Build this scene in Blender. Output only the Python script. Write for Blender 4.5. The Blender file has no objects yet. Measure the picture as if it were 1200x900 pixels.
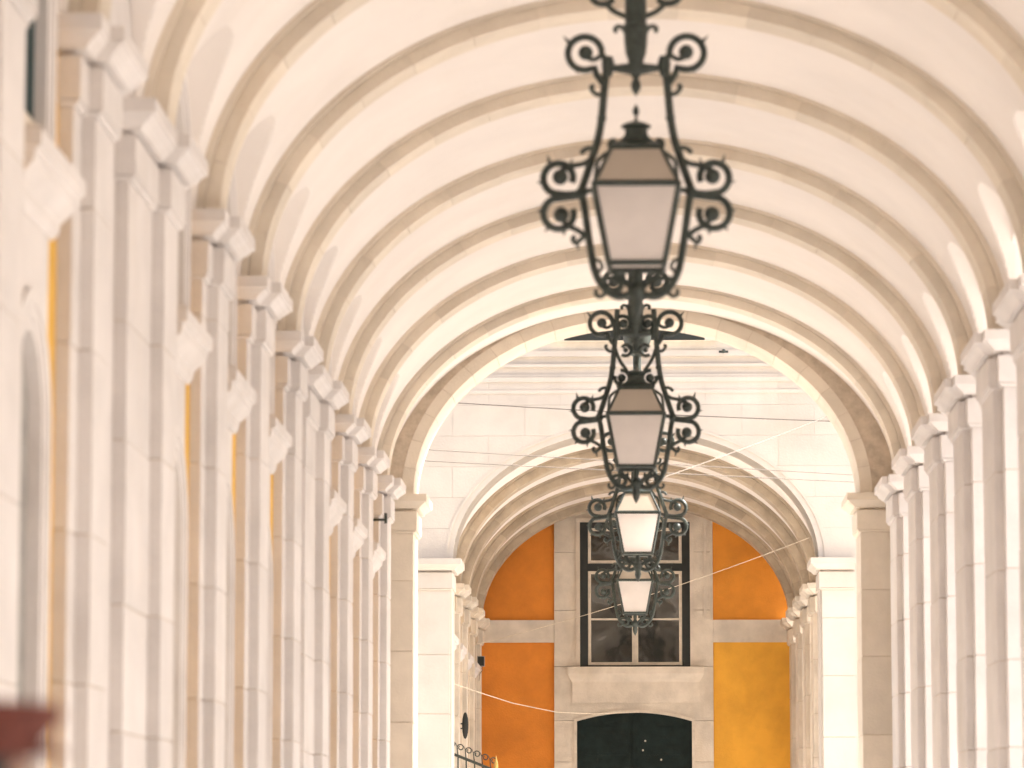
import bpy, bmesh, math, random
from math import sin, cos, pi, radians, sqrt
from mathutils import Vector, Matrix
random.seed(11)
sc = bpy.context.scene
col = sc.collection
EYE = 1.5                       # camera height above the paving

# ------------------------------------------------------------------ camera
cam = bpy.data.cameras.new('camera')
cam.sensor_width = 36.0
cam.lens = 138.0
cam.clip_start = 0.1
cam.clip_end = 3000
cam.dof.use_dof = True
cam.dof.focus_distance = 84.0
cam.dof.aperture_fstop = 2.3
camo = bpy.data.objects.new('camera', cam)
col.objects.link(camo)
camo.location = (0, 0, EYE)
camo.rotation_euler = (radians(90) + 0.12087, 0, 0.0310755)
sc.camera = camo

# ------------------------------------------------------------------ light
SUN_EL, SUN_AZ = radians(47), radians(84)      # azimuth measured from +Y towards +X
world = bpy.data.worlds.new('World')
sc.world = world
world.use_nodes = True
wn = world.node_tree.nodes
wl = world.node_tree.links
wn.clear()
sky = wn.new('ShaderNodeTexSky')
sky.sky_type = 'NISHITA'
sky.sun_disc = False
sky.sun_elevation = SUN_EL
sky.sun_rotation = SUN_AZ
sky.dust_density = 6.0
sky.ozone_density = 0.5
bg = wn.new('ShaderNodeBackground')
bg.inputs['Strength'].default_value = 0.13
wo = wn.new('ShaderNodeOutputWorld')
wl.new(sky.outputs[0], bg.inputs[0])
wl.new(bg.outputs[0], wo.inputs[0])
sun = bpy.data.lights.new('sun', 'SUN')
sun.energy = 4.5
sun.angle = radians(0.5)
sun.color = (1.0, 0.965, 0.925)
suno = bpy.data.objects.new('sun', sun)
col.objects.link(suno)
sdir = Vector((sin(SUN_AZ) * cos(SUN_EL), cos(SUN_AZ) * cos(SUN_EL), sin(SUN_EL)))
suno.rotation_euler = sdir.to_track_quat('Z', 'Y').to_euler()
suno.location = (60, 40, 60)

vs = sc.view_settings
vs.view_transform = 'Standard'
vs.look = 'None'
vs.exposure = 1.97
vs.gamma = 1.0
sc.cycles.max_bounces = 12
sc.cycles.diffuse_bounces = 8
sc.cycles.use_denoising = True

# ------------------------------------------------------------------ materials
def mat(name, c, rough=0.8, var=0.12, scale=2.5, bump=0.15, rnd=0.0, metal=0.0, c2=None, stain=0.0, streak=0.0):
    m = bpy.data.materials.new(name)
    m.use_nodes = True
    nt = m.node_tree
    N, L = nt.nodes, nt.links
    b = N['Principled BSDF']
    b.inputs['Roughness'].default_value = rough
    b.inputs['Metallic'].default_value = metal
    geo = N.new('ShaderNodeNewGeometry')
    n1 = N.new('ShaderNodeTexNoise')
    n1.inputs['Scale'].default_value = scale
    n1.inputs['Detail'].default_value = 7
    n1.inputs['Roughness'].default_value = 0.6
    L.new(geo.outputs['Position'], n1.inputs['Vector'])
    mx = N.new('ShaderNodeMix')
    mx.data_type = 'RGBA'
    c2 = c2 or tuple(v * (1 - 2.2 * var) for v in c)
    cl = tuple(min(1, v * (1 + var * 0.6)) for v in c)
    mx.inputs[6].default_value = (*c2, 1)
    mx.inputs[7].default_value = (*cl, 1)
    rp = N.new('ShaderNodeMapRange')
    rp.inputs[1].default_value = 0.28
    rp.inputs[2].default_value = 0.62
    L.new(n1.outputs['Fac'], rp.inputs[0])
    L.new(rp.outputs[0], mx.inputs[0])
    out = mx.outputs[2]
    if stain > 0:                                   # patchy yellow-brown weathering
        n2 = N.new('ShaderNodeTexNoise')
        n2.inputs['Scale'].default_value = 0.55
        n2.inputs['Detail'].default_value = 9
        n2.inputs['Roughness'].default_value = 0.7
        mp = N.new('ShaderNodeMapping')
        mp.inputs['Scale'].default_value = (1.6, 1.6, 0.45)
        L.new(geo.outputs['Position'], mp.inputs[0])
        L.new(mp.outputs[0], n2.inputs['Vector'])
        r2 = N.new('ShaderNodeMapRange')
        r2.inputs[1].default_value = 0.52
        r2.inputs[2].default_value = 0.75
        r2.inputs[4].default_value = stain
        L.new(n2.outputs['Fac'], r2.inputs[0])
        m2 = N.new('ShaderNodeMix')
        m2.data_type = 'RGBA'
        m2.inputs[7].default_value = (c[0] * 0.72, c[1] * 0.6, c[2] * 0.42, 1)
        L.new(r2.outputs[0], m2.inputs[0])
        L.new(out, m2.inputs[6])
        out = m2.outputs[2]
    if rnd > 0:
        oi = N.new('ShaderNodeObjectInfo')
        r3 = N.new('ShaderNodeMapRange')
        r3.inputs[3].default_value = 1 - rnd
        r3.inputs[4].default_value = 1 + rnd * 0.5
        L.new(oi.outputs['Random'], r3.inputs[0])
        hs = N.new('ShaderNodeHueSaturation')
        L.new(r3.outputs[0], hs.inputs['Value'])
        L.new(out, hs.inputs['Color'])
        out = hs.outputs[0]
    L.new(out, b.inputs['Base Color'])
    if bump > 0:
        n4 = N.new('ShaderNodeTexNoise')
        n4.inputs['Scale'].default_value = 28
        n4.inputs['Detail'].default_value = 6
        L.new(geo.outputs['Position'], n4.inputs['Vector'])
        bp = N.new('ShaderNodeBump')
        bp.inputs['Strength'].default_value = bump
        bp.inputs['Distance'].default_value = 0.02
        L.new(n4.outputs['Fac'], bp.inputs['Height'])
        L.new(bp.outputs[0], b.inputs['Normal'])
    return m

M = {}
M['stone'] = mat('limestone', (0.645, 0.612, 0.595), 0.75, 0.05, 1.7, 0.2, rnd=0.06, stain=0.22)
M['rib'] = mat('rib_limestone', (0.655, 0.585, 0.49), 0.8, 0.05, 2.2, 0.25, rnd=0.10, stain=0.3)
M['joint'] = mat('joint_mortar', (0.50, 0.42, 0.33), 0.9, 0.12, 6, 0.3)
M['plaster'] = mat('vault_plaster', (0.735, 0.69, 0.655), 0.9, 0.03, 0.7, 0.12, stain=0.10)
M['lunette'] = mat('lunette_plaster', (0.79, 0.755, 0.72), 0.9, 0.04, 0.9, 0.12)
M['facade'] = mat('facade_limestone', (0.52, 0.465, 0.405), 0.75, 0.05, 1.3, 0.2, rnd=0.04, stain=0.25)
M['farstone'] = mat('weathered_limestone', (0.64, 0.575, 0.49), 0.8, 0.10, 1.9, 0.3, rnd=0.10, stain=0.45)
M['farrib'] = mat('tan_weathered_limestone', (0.45, 0.375, 0.285), 0.85, 0.12, 2.4, 0.3, rnd=0.16, stain=0.5)
M['street'] = mat('pale_cobbles', (0.66, 0.61, 0.54), 0.85, 0.2, 9, 0.5)  # pale tone, raised to bounce light into the arcade end
M['ochre'] = mat('ochre_plaster', (0.68, 0.40, 0.07), 0.9, 0.08, 1.5, 0.2)
M['orange'] = mat('orange_plaster_shaded', (0.64, 0.22, 0.028), 0.9, 0.10, 1.2, 0.35, stain=0.25)  # end wall paint with the shade of the left side in its colour
M['orange_lit'] = mat('orange_plaster_lit', (0.70, 0.275, 0.032), 0.9, 0.10, 1.2, 0.35, stain=0.25)  # same end wall paint, lit tone for the upper right
M['yellow'] = mat('orange_plaster_brightest', (0.76, 0.385, 0.045), 0.9, 0.09, 1.2, 0.35, stain=0.25)  # same end wall paint, brightest lit tone for the lower right
M['iron'] = mat('painted_iron', (0.028, 0.040, 0.034), 0.45, 0.3, 20, 0.25, metal=0.0)
M['teal'] = mat('teal_paint', (0.03, 0.055, 0.058), 0.95, 0.15, 6, 0.1)
M['door'] = mat('dark_green_paint', (0.008, 0.017, 0.016), 0.45, 0.2, 5, 0.1)
M['door'].node_tree.nodes['Principled BSDF'].inputs['Specular IOR Level'].default_value = 0.15
M['greydoor'] = mat('grey_paint', (0.30, 0.29, 0.27), 0.6, 0.12, 4, 0.1)
M['cream'] = mat('cream_paint', (0.60, 0.54, 0.45), 0.55, 0.08, 6, 0.1)
M['dark'] = mat('black_green_paint', (0.010, 0.014, 0.013), 0.5, 0.2, 6, 0.1)
M['brass'] = mat('brass', (0.62, 0.42, 0.14), 0.35, 0.1, 10, 0.0, metal=0.9)
M['cable'] = mat('grey_cable', (0.16, 0.14, 0.12), 0.8, 0.1, 10, 0.0)
M['palecable'] = mat('pale_cable', (0.72, 0.64, 0.52), 0.6, 0.1, 10, 0.0)
M['paving'] = mat('pale_paving', (0.61, 0.59, 0.575), 0.8, 0.10, 1.2, 0.3)
M['ground'] = mat('plaza_paving', (0.55, 0.52, 0.48), 0.85, 0.15, 0.8, 0.3)
M['upper'] = mat('upper_plaster', (0.62, 0.50, 0.33), 0.85, 0.1, 1.0, 0.2)

def glassmat(name, c, trans, rough=0.35):
    m = bpy.data.materials.new(name)
    m.use_nodes = True
    N, L = m.node_tree.nodes, m.node_tree.links
    b = N['Principled BSDF']
    b.inputs['Base Color'].default_value = (*c, 1)
    b.inputs['Roughness'].default_value = rough
    geo = N.new('ShaderNodeNewGeometry')
    n = N.new('ShaderNodeTexNoise')
    n.inputs['Scale'].default_value = 5
    n.inputs['Detail'].default_value = 5
    L.new(geo.outputs['Position'], n.inputs['Vector'])
    cr = N.new('ShaderNodeMix')
    cr.data_type = 'RGBA'
    cr.inputs[6].default_value = (*[v * 0.86 for v in c], 1)
    cr.inputs[7].default_value = (*c, 1)
    L.new(n.outputs['Fac'], cr.inputs[0])
    L.new(cr.outputs[2], b.inputs['Base Color'])
    t = N.new('ShaderNodeBsdfTranslucent')
    L.new(cr.outputs[2], t.inputs['Color'])
    ms = N.new('ShaderNodeMixShader')
    ms.inputs[0].default_value = trans
    L.new(b.outputs[0], ms.inputs[1])
    L.new(t.outputs[0], ms.inputs[2])
    L.new(ms.outputs[0], N['Material Output'].inputs[0])
    return m
M['milk'] = glassmat('milk_glass', (0.92, 0.875, 0.85), 0.6)
M['roofglass'] = glassmat('dusty_roof_glass', (0.52, 0.46, 0.385), 0.35, 0.5)
m = bpy.data.materials.new('window_glass')
m.use_nodes = True
b = m.node_tree.nodes['Principled BSDF']
b.inputs['Base Color'].default_value = (0.012, 0.014, 0.013, 1)
b.inputs['Roughness'].default_value = 0.06
b.inputs['IOR'].default_value = 2.0
_g = m.node_tree.nodes.new('ShaderNodeNewGeometry')
_n = m.node_tree.nodes.new('ShaderNodeTexNoise')
_n.inputs['Scale'].default_value = 1.3
m.node_tree.links.new(_g.outputs['Position'], _n.inputs['Vector'])
_b = m.node_tree.nodes.new('ShaderNodeBump')
_b.inputs['Strength'].default_value = 0.25
_b.inputs['Distance'].default_value = 0.05
m.node_tree.links.new(_n.outputs['Fac'], _b.inputs['Height'])
m.node_tree.links.new(_b.outputs[0], b.inputs['Normal'])
M['glass'] = m

# ------------------------------------------------------------------ mesh helpers
class MB:
    def __init__(s):
        s.v = []
        s.f = []
    def add(s, vs_, fs):
        o = len(s.v)
        s.v += [tuple(p) for p in vs_]
        s.f += [tuple(i + o for i in f) for f in fs]
    def box(s, x0, x1, y0, y1, z0, z1):
        s.loft([[(x0, y0, z0), (x1, y0, z0), (x1, y1, z0), (x0, y1, z0)],
                [(x0, y0, z1), (x1, y0, z1), (x1, y1, z1), (x0, y1, z1)]])
        return s
    def loft(s, rings, cap=True, closed=True):
        n = len(rings[0])
        o = len(s.v)
        for r in rings:
            s.v += [tuple(p) for p in r]
        for i in range(len(rings) - 1):
            for j in range(n if closed else n - 1):
                k = (j + 1) % n
                s.f.append((o + i * n + j, o + i * n + k, o + (i + 1) * n + k, o + (i + 1) * n + j))
        if cap:
            s.f.append(tuple(o + j for j in reversed(range(n))))
            s.f.append(tuple(o + (len(rings) - 1) * n + j for j in range(n)))
        return s
    def profile_rect(s, x0, x1, y0, y1, prof, ex=(1, 1, 1, 1)):
        """stack of rectangles: prof = [(z, projection)], ex = which sides (x0,x1,y0,y1) project"""
        s.loft([[(x0 - p * ex[0], y0 - p * ex[2], z), (x1 + p * ex[1], y0 - p * ex[2], z),
                 (x1 + p * ex[1], y1 + p * ex[3], z), (x0 - p * ex[0], y1 + p * ex[3], z)] for z, p in prof])
        return s
    def tube(s, pts, r, n=7, cap=True):
        pts = [Vector(p) for p in pts]
        rs = r if isinstance(r, (list, tuple)) else [r] * len(pts)
        rings = []
        prev = None
        for i, p in enumerate(pts):
            t = (pts[min(i + 1, len(pts) - 1)] - pts[max(i - 1, 0)])
            if t.length < 1e-9:
                t = Vector((0, 0, 1))
            t.normalize()
            if prev is None:
                a = Vector((0, 1, 0)) if abs(t.y) < 0.9 else Vector((1, 0, 0))
                prev = t.cross(a).normalized()
            u = (prev - t * prev.dot(t)).normalized()
            prev = u
            w = t.cross(u)
            rings.append([p + (u * cos(2 * pi * j / n) + w * sin(2 * pi * j / n)) * rs[i] for j in range(n)])
        s.loft(rings, cap)
        return s
    def lathe(s, prof, n=14, c=(0, 0, 0), cap=True):
        s.loft([[(c[0] + max(r, 1e-4) * cos(2 * pi * j / n), c[1] + max(r, 1e-4) * sin(2 * pi * j / n), c[2] + z) for j in range(n)] for r, z in prof], cap)
        return s
    def ball(s, c, r, n=10):
        s.lathe([(r * sin(pi * i / 7), -r * cos(pi * i / 7)) for i in range(8)], n, c)
        return s
    def prism(s, poly, axis, a, b):
        """poly 2D, extruded along axis between a and b; axis 'y': poly=(x,z); axis 'x': poly=(y,z)"""
        if axis == 'y':
            s.loft([[(p[0], a, p[1]) for p in poly], [(p[0], b, p[1]) for p in poly]])
        else:
            s.loft([[(a, p[0], p[1]) for p in poly], [(b, p[0], p[1]) for p in poly]])
        return s
    def mesh(s, name, smooth=None):
        me = bpy.data.meshes.new(name)
        me.from_pydata(s.v, [], s.f)
        me.validate()
        bm = bmesh.new()
        bm.from_mesh(me)
        bmesh.ops.recalc_face_normals(bm, faces=bm.faces)
        bm.to_mesh(me)
        bm.free()
        if smooth:
            for p in me.polygons:
                p.use_smooth = True
            me.set_sharp_from_angle(angle=radians(smooth))
        return me
    def build(s, name, m, parent=None, smooth=None):
        me = s.mesh(name, smooth)
        return put(name, me, m, parent)

def put(name, me, m, parent=None, loc=None):
    if m is not None and not me.materials:
        me.materials.append(M[m] if isinstance(m, str) else m)
    o = bpy.data.objects.new(name, me)
    col.objects.link(o)
    if parent:
        o.parent = parent
        if parent.type == 'EMPTY' or True:
            pass
    if loc:
        o.location = loc
    return o

def thing(name, label, cat, group=None, loc=(0, 0, 0)):
    o = bpy.data.objects.new(name, None)
    o.empty_display_size = 0.2
    col.objects.link(o)
    o.location = loc
    return tag(o, label, cat, group)
def tag(o, label, cat, group=None):
    o['label'] = label
    o['category'] = cat
    if group:
        o['group'] = group
    return o
def struct(o):
    o['kind'] = 'structure'
    return o

def ell(xc, a, b, z0, t):
    return (xc + a * cos(t), z0 + b * sin(t))

def arch_ring(mb, xc, z0, a, b, h, y0, y1, t0=0.0, t1=pi, n=40):
    rings = []
    for i in range(n + 1):
        t = t0 + (t1 - t0) * i / n
        p = ell(xc, a, b, z0, t)
        q = ell(xc, a + h, b + h, z0, t)
        rings.append([(p[0], y0, p[1]), (q[0], y0, q[1]), (q[0], y1, q[1]), (p[0], y1, p[1])])
    mb.loft(rings)

# =================================================================== ground
g = MB().loft([[(-900, -900, -0.3), (900, -900, -0.3), (900, 900, -0.3), (-900, 900, -0.3)],
               [(-900, -900, -0.02), (900, -900, -0.02), (900, 900, -0.02), (-900, 900, -0.02)]]).build('ground', 'ground')
struct(g)
st = MB().box(-60, 60, 56.6, 66.8, -0.016, -0.004).build('street', 'street')
struct(st)
fl = MB().box(-3.7, 5.4, -12, 56.6, -0.016, 0.0).build('pavement', 'paving')
struct(fl)

# =================================================================== vaulted gallery pieces
IMP = EYE + 5.113               # top of the capitals
CAP = [(-0.50, 0.05), (-0.232, 0.05), (-0.229, -0.005), (-0.196, -0.005), (-0.193, 0.09), (-0.178, 0.095), (-0.15, 0.125), (-0.128, 0.155), (-0.11, 0.17), (-0.10, 0.195), (0.0, 0.195)]

def cap_mesh(mb, x0, x1, y0, y1, ex, dz=0.0):
    mb.profile_rect(x0, x1, y0, y1, [(IMP + z - dz, p) for z, p in CAP], ex)
    # astragal under the necking
    mb.profile_rect(x0, x1, y0, y1, [(IMP - 0.535 - dz, 0.02), (IMP - 0.52 - dz, 0.035), (IMP - 0.505 - dz, 0.035), (IMP - 0.499 - dz, 0.02)], ex)

def stones(parent, x0, x1, y0, y1, ex, m, zc, gap=0.003, ch=0.009):
    """one chamfered block for each course between the heights zc"""
    for a, b in zip(zc[:-1], zc[1:]):
        j = random.uniform(-0.003, 0.003)
        MB().profile_rect(x0, x1, y0, y1, [(a + gap, j - ch), (a + gap + ch, j), (b - gap - ch, j), (b - gap, j - ch)], ex).build('stone', m, parent)

def courses(z0, z1, step=0.97, jitter=0.12):
    n = max(1, round((z1 - z0) / step))
    off = random.uniform(-0.35, 0.35) * step
    zs = [z0]
    for i in range(n + 1):
        z = z0 + step * (i + 0.55) + off + random.uniform(-jitter, jitter)
        if z0 + 0.3 < z < z1 - 0.25:
            zs.append(z)
    return zs + [z1]

def pilaster(root, side, d, xf, xb, xw, front, back, m, detail=True):
    """side -1 left / +1 right; xf front face, xb stepped-back face, xw wall; front/back = (y0,y1)"""
    def xs(xa, xi):
        return (min(xa, xi), max(xa, xi))
    ex = (0, 1, 1, 1) if side < 0 else (1, 0, 1, 1)
    z1 = IMP - 0.53
    core = MB()
    r = 0.011
    a, b = xs(xw, xb - side * -r if False else xb + side * r)
    core.box(a, b, back[0] + r, back[1] - r, 0, z1)
    a, b = xs(xb + side * 0.03, xf + side * r)
    core.box(a, b, front[0] + r, front[1] - r, 0, z1)
    o = core.build('pilaster', 'joint' if detail else m, root)
    cm = MB()
    a, b = xs(xw, xb)
    cap_mesh(cm, a, b, back[0], back[1], ex if side < 0 else (1, 1, 1, 1))
    a, b = xs(xb + side * 0.05, xf)
    cap_mesh(cm, a, b, front[0], front[1], ex, 0.004)
    cm.build('capital', m, o)
    if detail:
        zc = courses(0.0, z1)
        a, b = xs(xw, xb)
        stones(o, a, b, back[0], back[1], ex, m, zc)
        a, b = xs(xb + side * 0.03, xf)
        stones(o, a, b, front[0], front[1], ex, m, zc)
    return o

def rib(root, xc, a, b, y0, y1, h, m, nv=17, detail=True, oy=0.06, oh=0.05):
    core = MB()
    arch_ring(core, xc, IMP, a + 0.012, b + 0.012, h + 0.06, y0 + 0.012, y1 - 0.012)
    arch_ring(core, xc, IMP, a + h + 0.005, b + h + 0.005, 0.16, y0 - oy, y1 + oy)
    o = core.build('rib', m, root, 40)
    if detail:
        for i in range(nv):
            t0, t1 = pi * i / nv, pi * (i + 1) / nv
            e = 0.0011
            j = random.uniform(-0.003, 0.003)
            mb = MB()
            arch_ring(mb, xc, IMP, a + j, b + j, h - j, y0 + j, y1, t0 + e, t1 - e, 5)
            mb.build('voussoir', m, o, 40)
    else:
        mb = MB()
        arch_ring(mb, xc, IMP, a, b, h, y0, y1)
        mb.build('voussoir', m, o, 40)
    return o

def vault_mesh(xc, a, b, L, yc, hw, rise, nt=220, ny=100):
    """barrel over one bay of length L with a lunette cut into both flanks"""
    ys = []
    for i in range(ny + 1):
        ys.append(L * i / ny)
    for s in (-1, 1):
        for q in (1.0, 0.995, 0.98, 0.95):
            ys.append(yc + s * hw * q)
    ys = sorted(set(round(y, 4) for y in ys if 0 <= y <= L))
    mb = MB()
    rows = []
    for y in ys:
        u = (y - yc) / hw
        lz = rise * sqrt(max(0, 1 - u * u)) if abs(u) < 1 else 0
        row = []
        for i in range(nt + 1):
            t = pi * i / nt
            bz = b * sin(t)
            row.append((xc + a * cos(t), y, IMP + max(bz, lz)))
        rows.append(row)
    mb.loft(rows, cap=False, closed=False)
    return mb.mesh('vault', 35)

def bay_arch_poly(hw, rise, zs, n=20, flip=False):
    return [(hw * cos(pi * i / n), zs + rise * sin(pi * i / n)) for i in range(n + 1)]

def wall_with_arch(mb, x0, x1, ya, yb, yc, hw, zs, rise, ztop, n=24):
    """wall slab (thickness x0..x1) spanning ya..yb above zs with an arch cut in its lower edge"""
    pts = []
    for i in range(n + 1):
        t = pi - pi * i / n
        pts.append((yc + hw * cos(t), zs + rise * sin(t)))
    rings = []
    def col4(y, zb):
        return [(x0, y, zb), (x1, y, zb), (x1, y, ztop), (x0, y, ztop)]
    rings.append(col4(ya, zs))
    for y, z in pts:
        rings.append(col4(y, z))
    rings.append(col4(yb, zs))
    mb.loft(rings)

def arch_band(mb, x0, x1, yc, hw, w, zs, rise, zbase, n=22):
    """architrave: jambs and arch, band width w, thickness x0..x1"""
    def r(yi, zi, yo, zo):
        return [(x0, yi, zi), (x1, yi, zi), (x1, yo, zo), (x0, yo, zo)]
    rings = [r(yc + hw, zbase, yc + hw + w, zbase)]
    for i in range(n + 1):
        t = pi * i / n
        rings.append(r(yc + hw * cos(t), zs + rise * sin(t), yc + (hw + w) * cos(t), zs + (rise + w) * sin(t)))
    rings.append(r(yc - hw, zbase, yc - hw - w, zbase))
    mb.loft(rings)

def arch_panel(mb, x0, x1, yc, hw, zs, rise, zbase, n=22):
    poly = [(yc - hw, zbase), (yc + hw, zbase)]
    for i in range(n + 1):
        t = pi * i / n
        poly.append((yc + hw * cos(t), zs + rise * sin(t)))
    mb.prism(poly[:2] + poly[2:], 'x', x0, x1)

def left_bay(root, y0, y1, xw, hw_lun, rise_lun, seen=True, doorm='cream', winm='cream'):
    """blind wall bay with an arched doorway, a hood cornice and a tall upper window"""
    yc = (y0 + y1) / 2
    R = EYE
    back = xw - 0.09
    w = MB()
    for a, b in ((y0 - 0.1, yc - 0.69), (yc + 0.69, y1 + 0.1)):
        w.box(back, xw, a, b, 0, IMP)
    w.build('plaster_strip', 'ochre', root)
    if not seen:
        MB().box(back, xw - 0.02, yc - 0.69, yc + 0.69, 0, IMP).build('wall_panel', 'lunette', root)
    l = MB()
    pts = [(y0 - 0.3, IMP - 0.001), (y1 + 0.3, IMP - 0.001), (y1 + 0.3, IMP + 1.5), (y0 - 0.3, IMP + 1.5)]
    # lunette wall with the upper window cut out of it
    zs, rs = R + 5.35, 0.62
    wall_with_arch(l, back, xw, y0 - 0.3, y1 + 0.3, yc, 0.665, IMP, 0.90, IMP + 1.5)
    l.build('lunette_wall', 'lunette', root)
    if not seen:
        MB().box(back, xw - 0.06, yc - 0.69, yc + 0.69, IMP, IMP + 1.1).build('wall_panel', 'lunette', root)
        return
    # doorway
    mb = MB()
    arch_band(mb, back, xw + 0.012, yc, 0.50, 0.08, R + 2.5, 0.55, 0)
    arch_band(mb, back, xw + 0.024, yc, 0.58, 0.08, R + 2.5, 0.63, 0)
    arch_band(mb, back, xw + 0.036, yc, 0.66, 0.08, R + 2.5, 0.71, 0)
    d = mb.build('doorway', 'stone', root, 30)
    mb = MB()
    arch_panel(mb, back - 0.04, back + 0.02, yc, 0.51, R + 2.5, 0.56, 0)
    d1 = mb.build('door_leaf', doorm, d)
    mb = MB()
    wall_with_arch(mb, back, xw + 0.006, yc - 0.70, yc + 0.70, yc, 0.66, R + 2.5, 0.71, R + 3.80)
    mb.build('spandrel', 'stone', d)
    mb = MB()
    mb.profile_rect(back, xw, yc - 0.78, yc + 0.78,
                    [(R + 3.70, 0.02), (R + 3.74, 0.05), (R + 3.80, 0.06), (R + 3.84, 0.10), (R + 3.90, 0.15), (R + 3.96, 0.16), (R + 3.98, 0.195), (R + 4.07, 0.20), (R + 4.10, 0.17)], (0, 1, 0.5, 0.5))
    mb.build('hood', 'stone', d)
    # upper window
    mb = MB()
    zb = R + 4.09
    arch_band(mb, back, xw + 0.012, yc, 0.50, 0.08, zs, 0.50, zb)
    arch_band(mb, back, xw + 0.024, yc, 0.58, 0.08, zs, 0.58, zb)
    arch_band(mb, back, xw + 0.036, yc, 0.66, 0.08, zs, 0.66, zb)
    wd = mb.build('window', 'stone', root, 30)
    MB().box(back, xw - 0.05, yc - 0.505, yc + 0.505, zb, R + 4.36).build('apron', 'rib', wd)
    mb = MB()
    arch_panel(mb, back - 0.03, back + 0.025, yc, 0.51, zs, 0.51, R + 4.35)
    mb.build('shutter', winm, wd)
    mb = MB()
    for s in (-0.3, 0.0, 0.3):
        mb.box(back + 0.024, back + 0.04, yc + s - 0.02, yc + s + 0.02, R + 4.37, R + 5.7)
    mb.build('glazing_bar', winm, wd)

# =================================================================== the long arcade
arc = thing('arcade', 'long vaulted stone arcade with ribbed cream ceiling, pilasters and arched openings along one side', 'arcade')
B, D0 = 3.6, 23.86
XC, RA, RB, RH = 0.10, 3.42, 2.50, 0.115
XL, XLB, XLW = -3.32, -3.41, -3.50
XR, XRB, XRW, XRO = 3.52, 3.60, 3.70, 4.75
K0, K1 = -9, 8
vm = None
for k in range(K0, K1 + 1):
    d = D0 + B * k
    seen_l = k >= -1
    seen_r = k >= 3
    # left pilaster, the fourth ones doubled
    back = (d - 0.36, d + 1.10)
    if k in (1, 5):
        back = (d - 1.30, d + 1.10)
    pilaster(arc, -1, d, XL, XLB, XLW - 0.1, (d, d + 0.80), back, 'stone', seen_l)
    # right pier
    pilaster(arc, 1, d, XR, XRB, XRO, (d, d + 1.25), (d - 0.26, d + 1.80), 'stone', seen_r)
    rib(arc, XC, RA, RB, d, d + 0.46, RH, 'rib', 17, k >= -1)
    # bay in front of this pilaster
    if k > K0:
        y0, y1 = d - B + 1.10, d - 0.36
        if k in (1, 5):
            MB().box(XLW - 0.09, XLW - 0.004, y0 - 0.3, y1 + 0.3, 0, IMP + 1.5).build('wall_panel', 'stone', arc)
        else:
            left_bay(arc, y0, y1, XLW, 1.05, 1.25, k >= 0, *(('greydoor', 'teal') if k == 0 else ('cream', 'cream')))
        # right arch wall above the imposts
        mb = MB()
        ya, yb = d - B + 1.80, d - 0.26
        yc = (ya + yb) / 2
        wall_with_arch(mb, XRW, XRO - 0.03, d - B + 0.8, d + 0.8, yc, (yb - ya) / 2, IMP, 0.95, IMP + 2.4)
        arch_band(mb, XRW - 0.03, XRO - 0.06, yc, (yb - ya) / 2 - 0.0, 0.14, IMP + 0.004, 0.945, IMP + 0.002)
        mb.build('arch_wall', 'lunette', arc, 30)
    if k < K1:
        if vm is None:
            vm = vault_mesh(XC, RA + RH + 0.065, RB + RH + 0.03, B, (1.10 + B - 0.36) / 2, 1.05, 1.25)
        put('vault', vm, 'plaster', arc, (0, d, 0))
# last half bay up to the end arch
YE0, YE1 = 55.0, 56.15
dl = D0 + B * K1
vm2 = vault_mesh(XC, RA + RH + 0.065, RB + RH + 0.03, YE0 + 0.6 - dl, -5, 0.5, 0.1, 110, 6)
put('vault', vm2, 'plaster', arc, (0, dl, 0))
MB().box(XLW - 0.13, XLW, dl + 1.0, YE0 + 0.4, 0, IMP + 0.4).build('wall_panel', 'stone', arc)
MB().box(XRW - 0.05, XRO, dl + 1.7, YE0 + 0.4, 0, IMP + 0.4).build('wall_panel', 'stone', arc)
# the end wall: two orders of arch over piers
EXC, EA, EB = 0.04, 3.14, 2.50
def end_portal(root, xc, a, b, y0, y1, m, xl, xr, ztop, fm, name):
    core = MB()
    arch_ring(core, xc, IMP, a + 0.012, b + 0.012, 0.5, y0 + 0.012, y1, 0, pi, 60)
    for i in range(48):                     # spandrels filled out to the side and up
        pass
    o = core.build(name, 'joint', root, 40)
    nv = 21
    for i in range(nv):
        t0, t1 = pi * i / nv, pi * (i + 1) / nv
        mb = MB()
        arch_ring(mb, xc, IMP, a, b, 0.17, y0 + random.uniform(0, 0.004), y1 + 0.002, t0 + 0.0011, t1 - 0.0011, 5)
        mb.build('voussoir', fm, o, 40)
    return o
ep = end_portal(arc, EXC, EA, EB, YE0, YE1, 'rib', -5, 5, 9, 'rib', 'end_arch')
mb = MB()
arch_ring(mb, EXC, IMP, EA + 0.165, EB + 0.165, 0.6, YE0 + 0.10, YE1 - 0.01, 0, pi, 60)
mb.build('archivolt', 'stone', ep, 40)
for s in (-1, 1):
    xi = EXC + s * (EA - 0.0)
    a, b = sorted((xi, xi + s * 0.85))
    ex = (0, 1, 1, 1) if s < 0 else (1, 0, 1, 1)
    core = MB().box(a + (0.011 if s > 0 else 0), b - (0.011 if s < 0 else 0), YE0 + 0.011, YE1 - 0.011, 0, IMP - 0.53)
    o = core.build('end_pier', 'joint', arc)
    cm = MB()
    cap_mesh(cm, a, b, YE0, YE1, ex)
    cm.build('capital', 'rib', o)
    stones(o, a, b, YE0, YE1, ex, 'rib', courses(0, IMP - 0.53))
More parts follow.
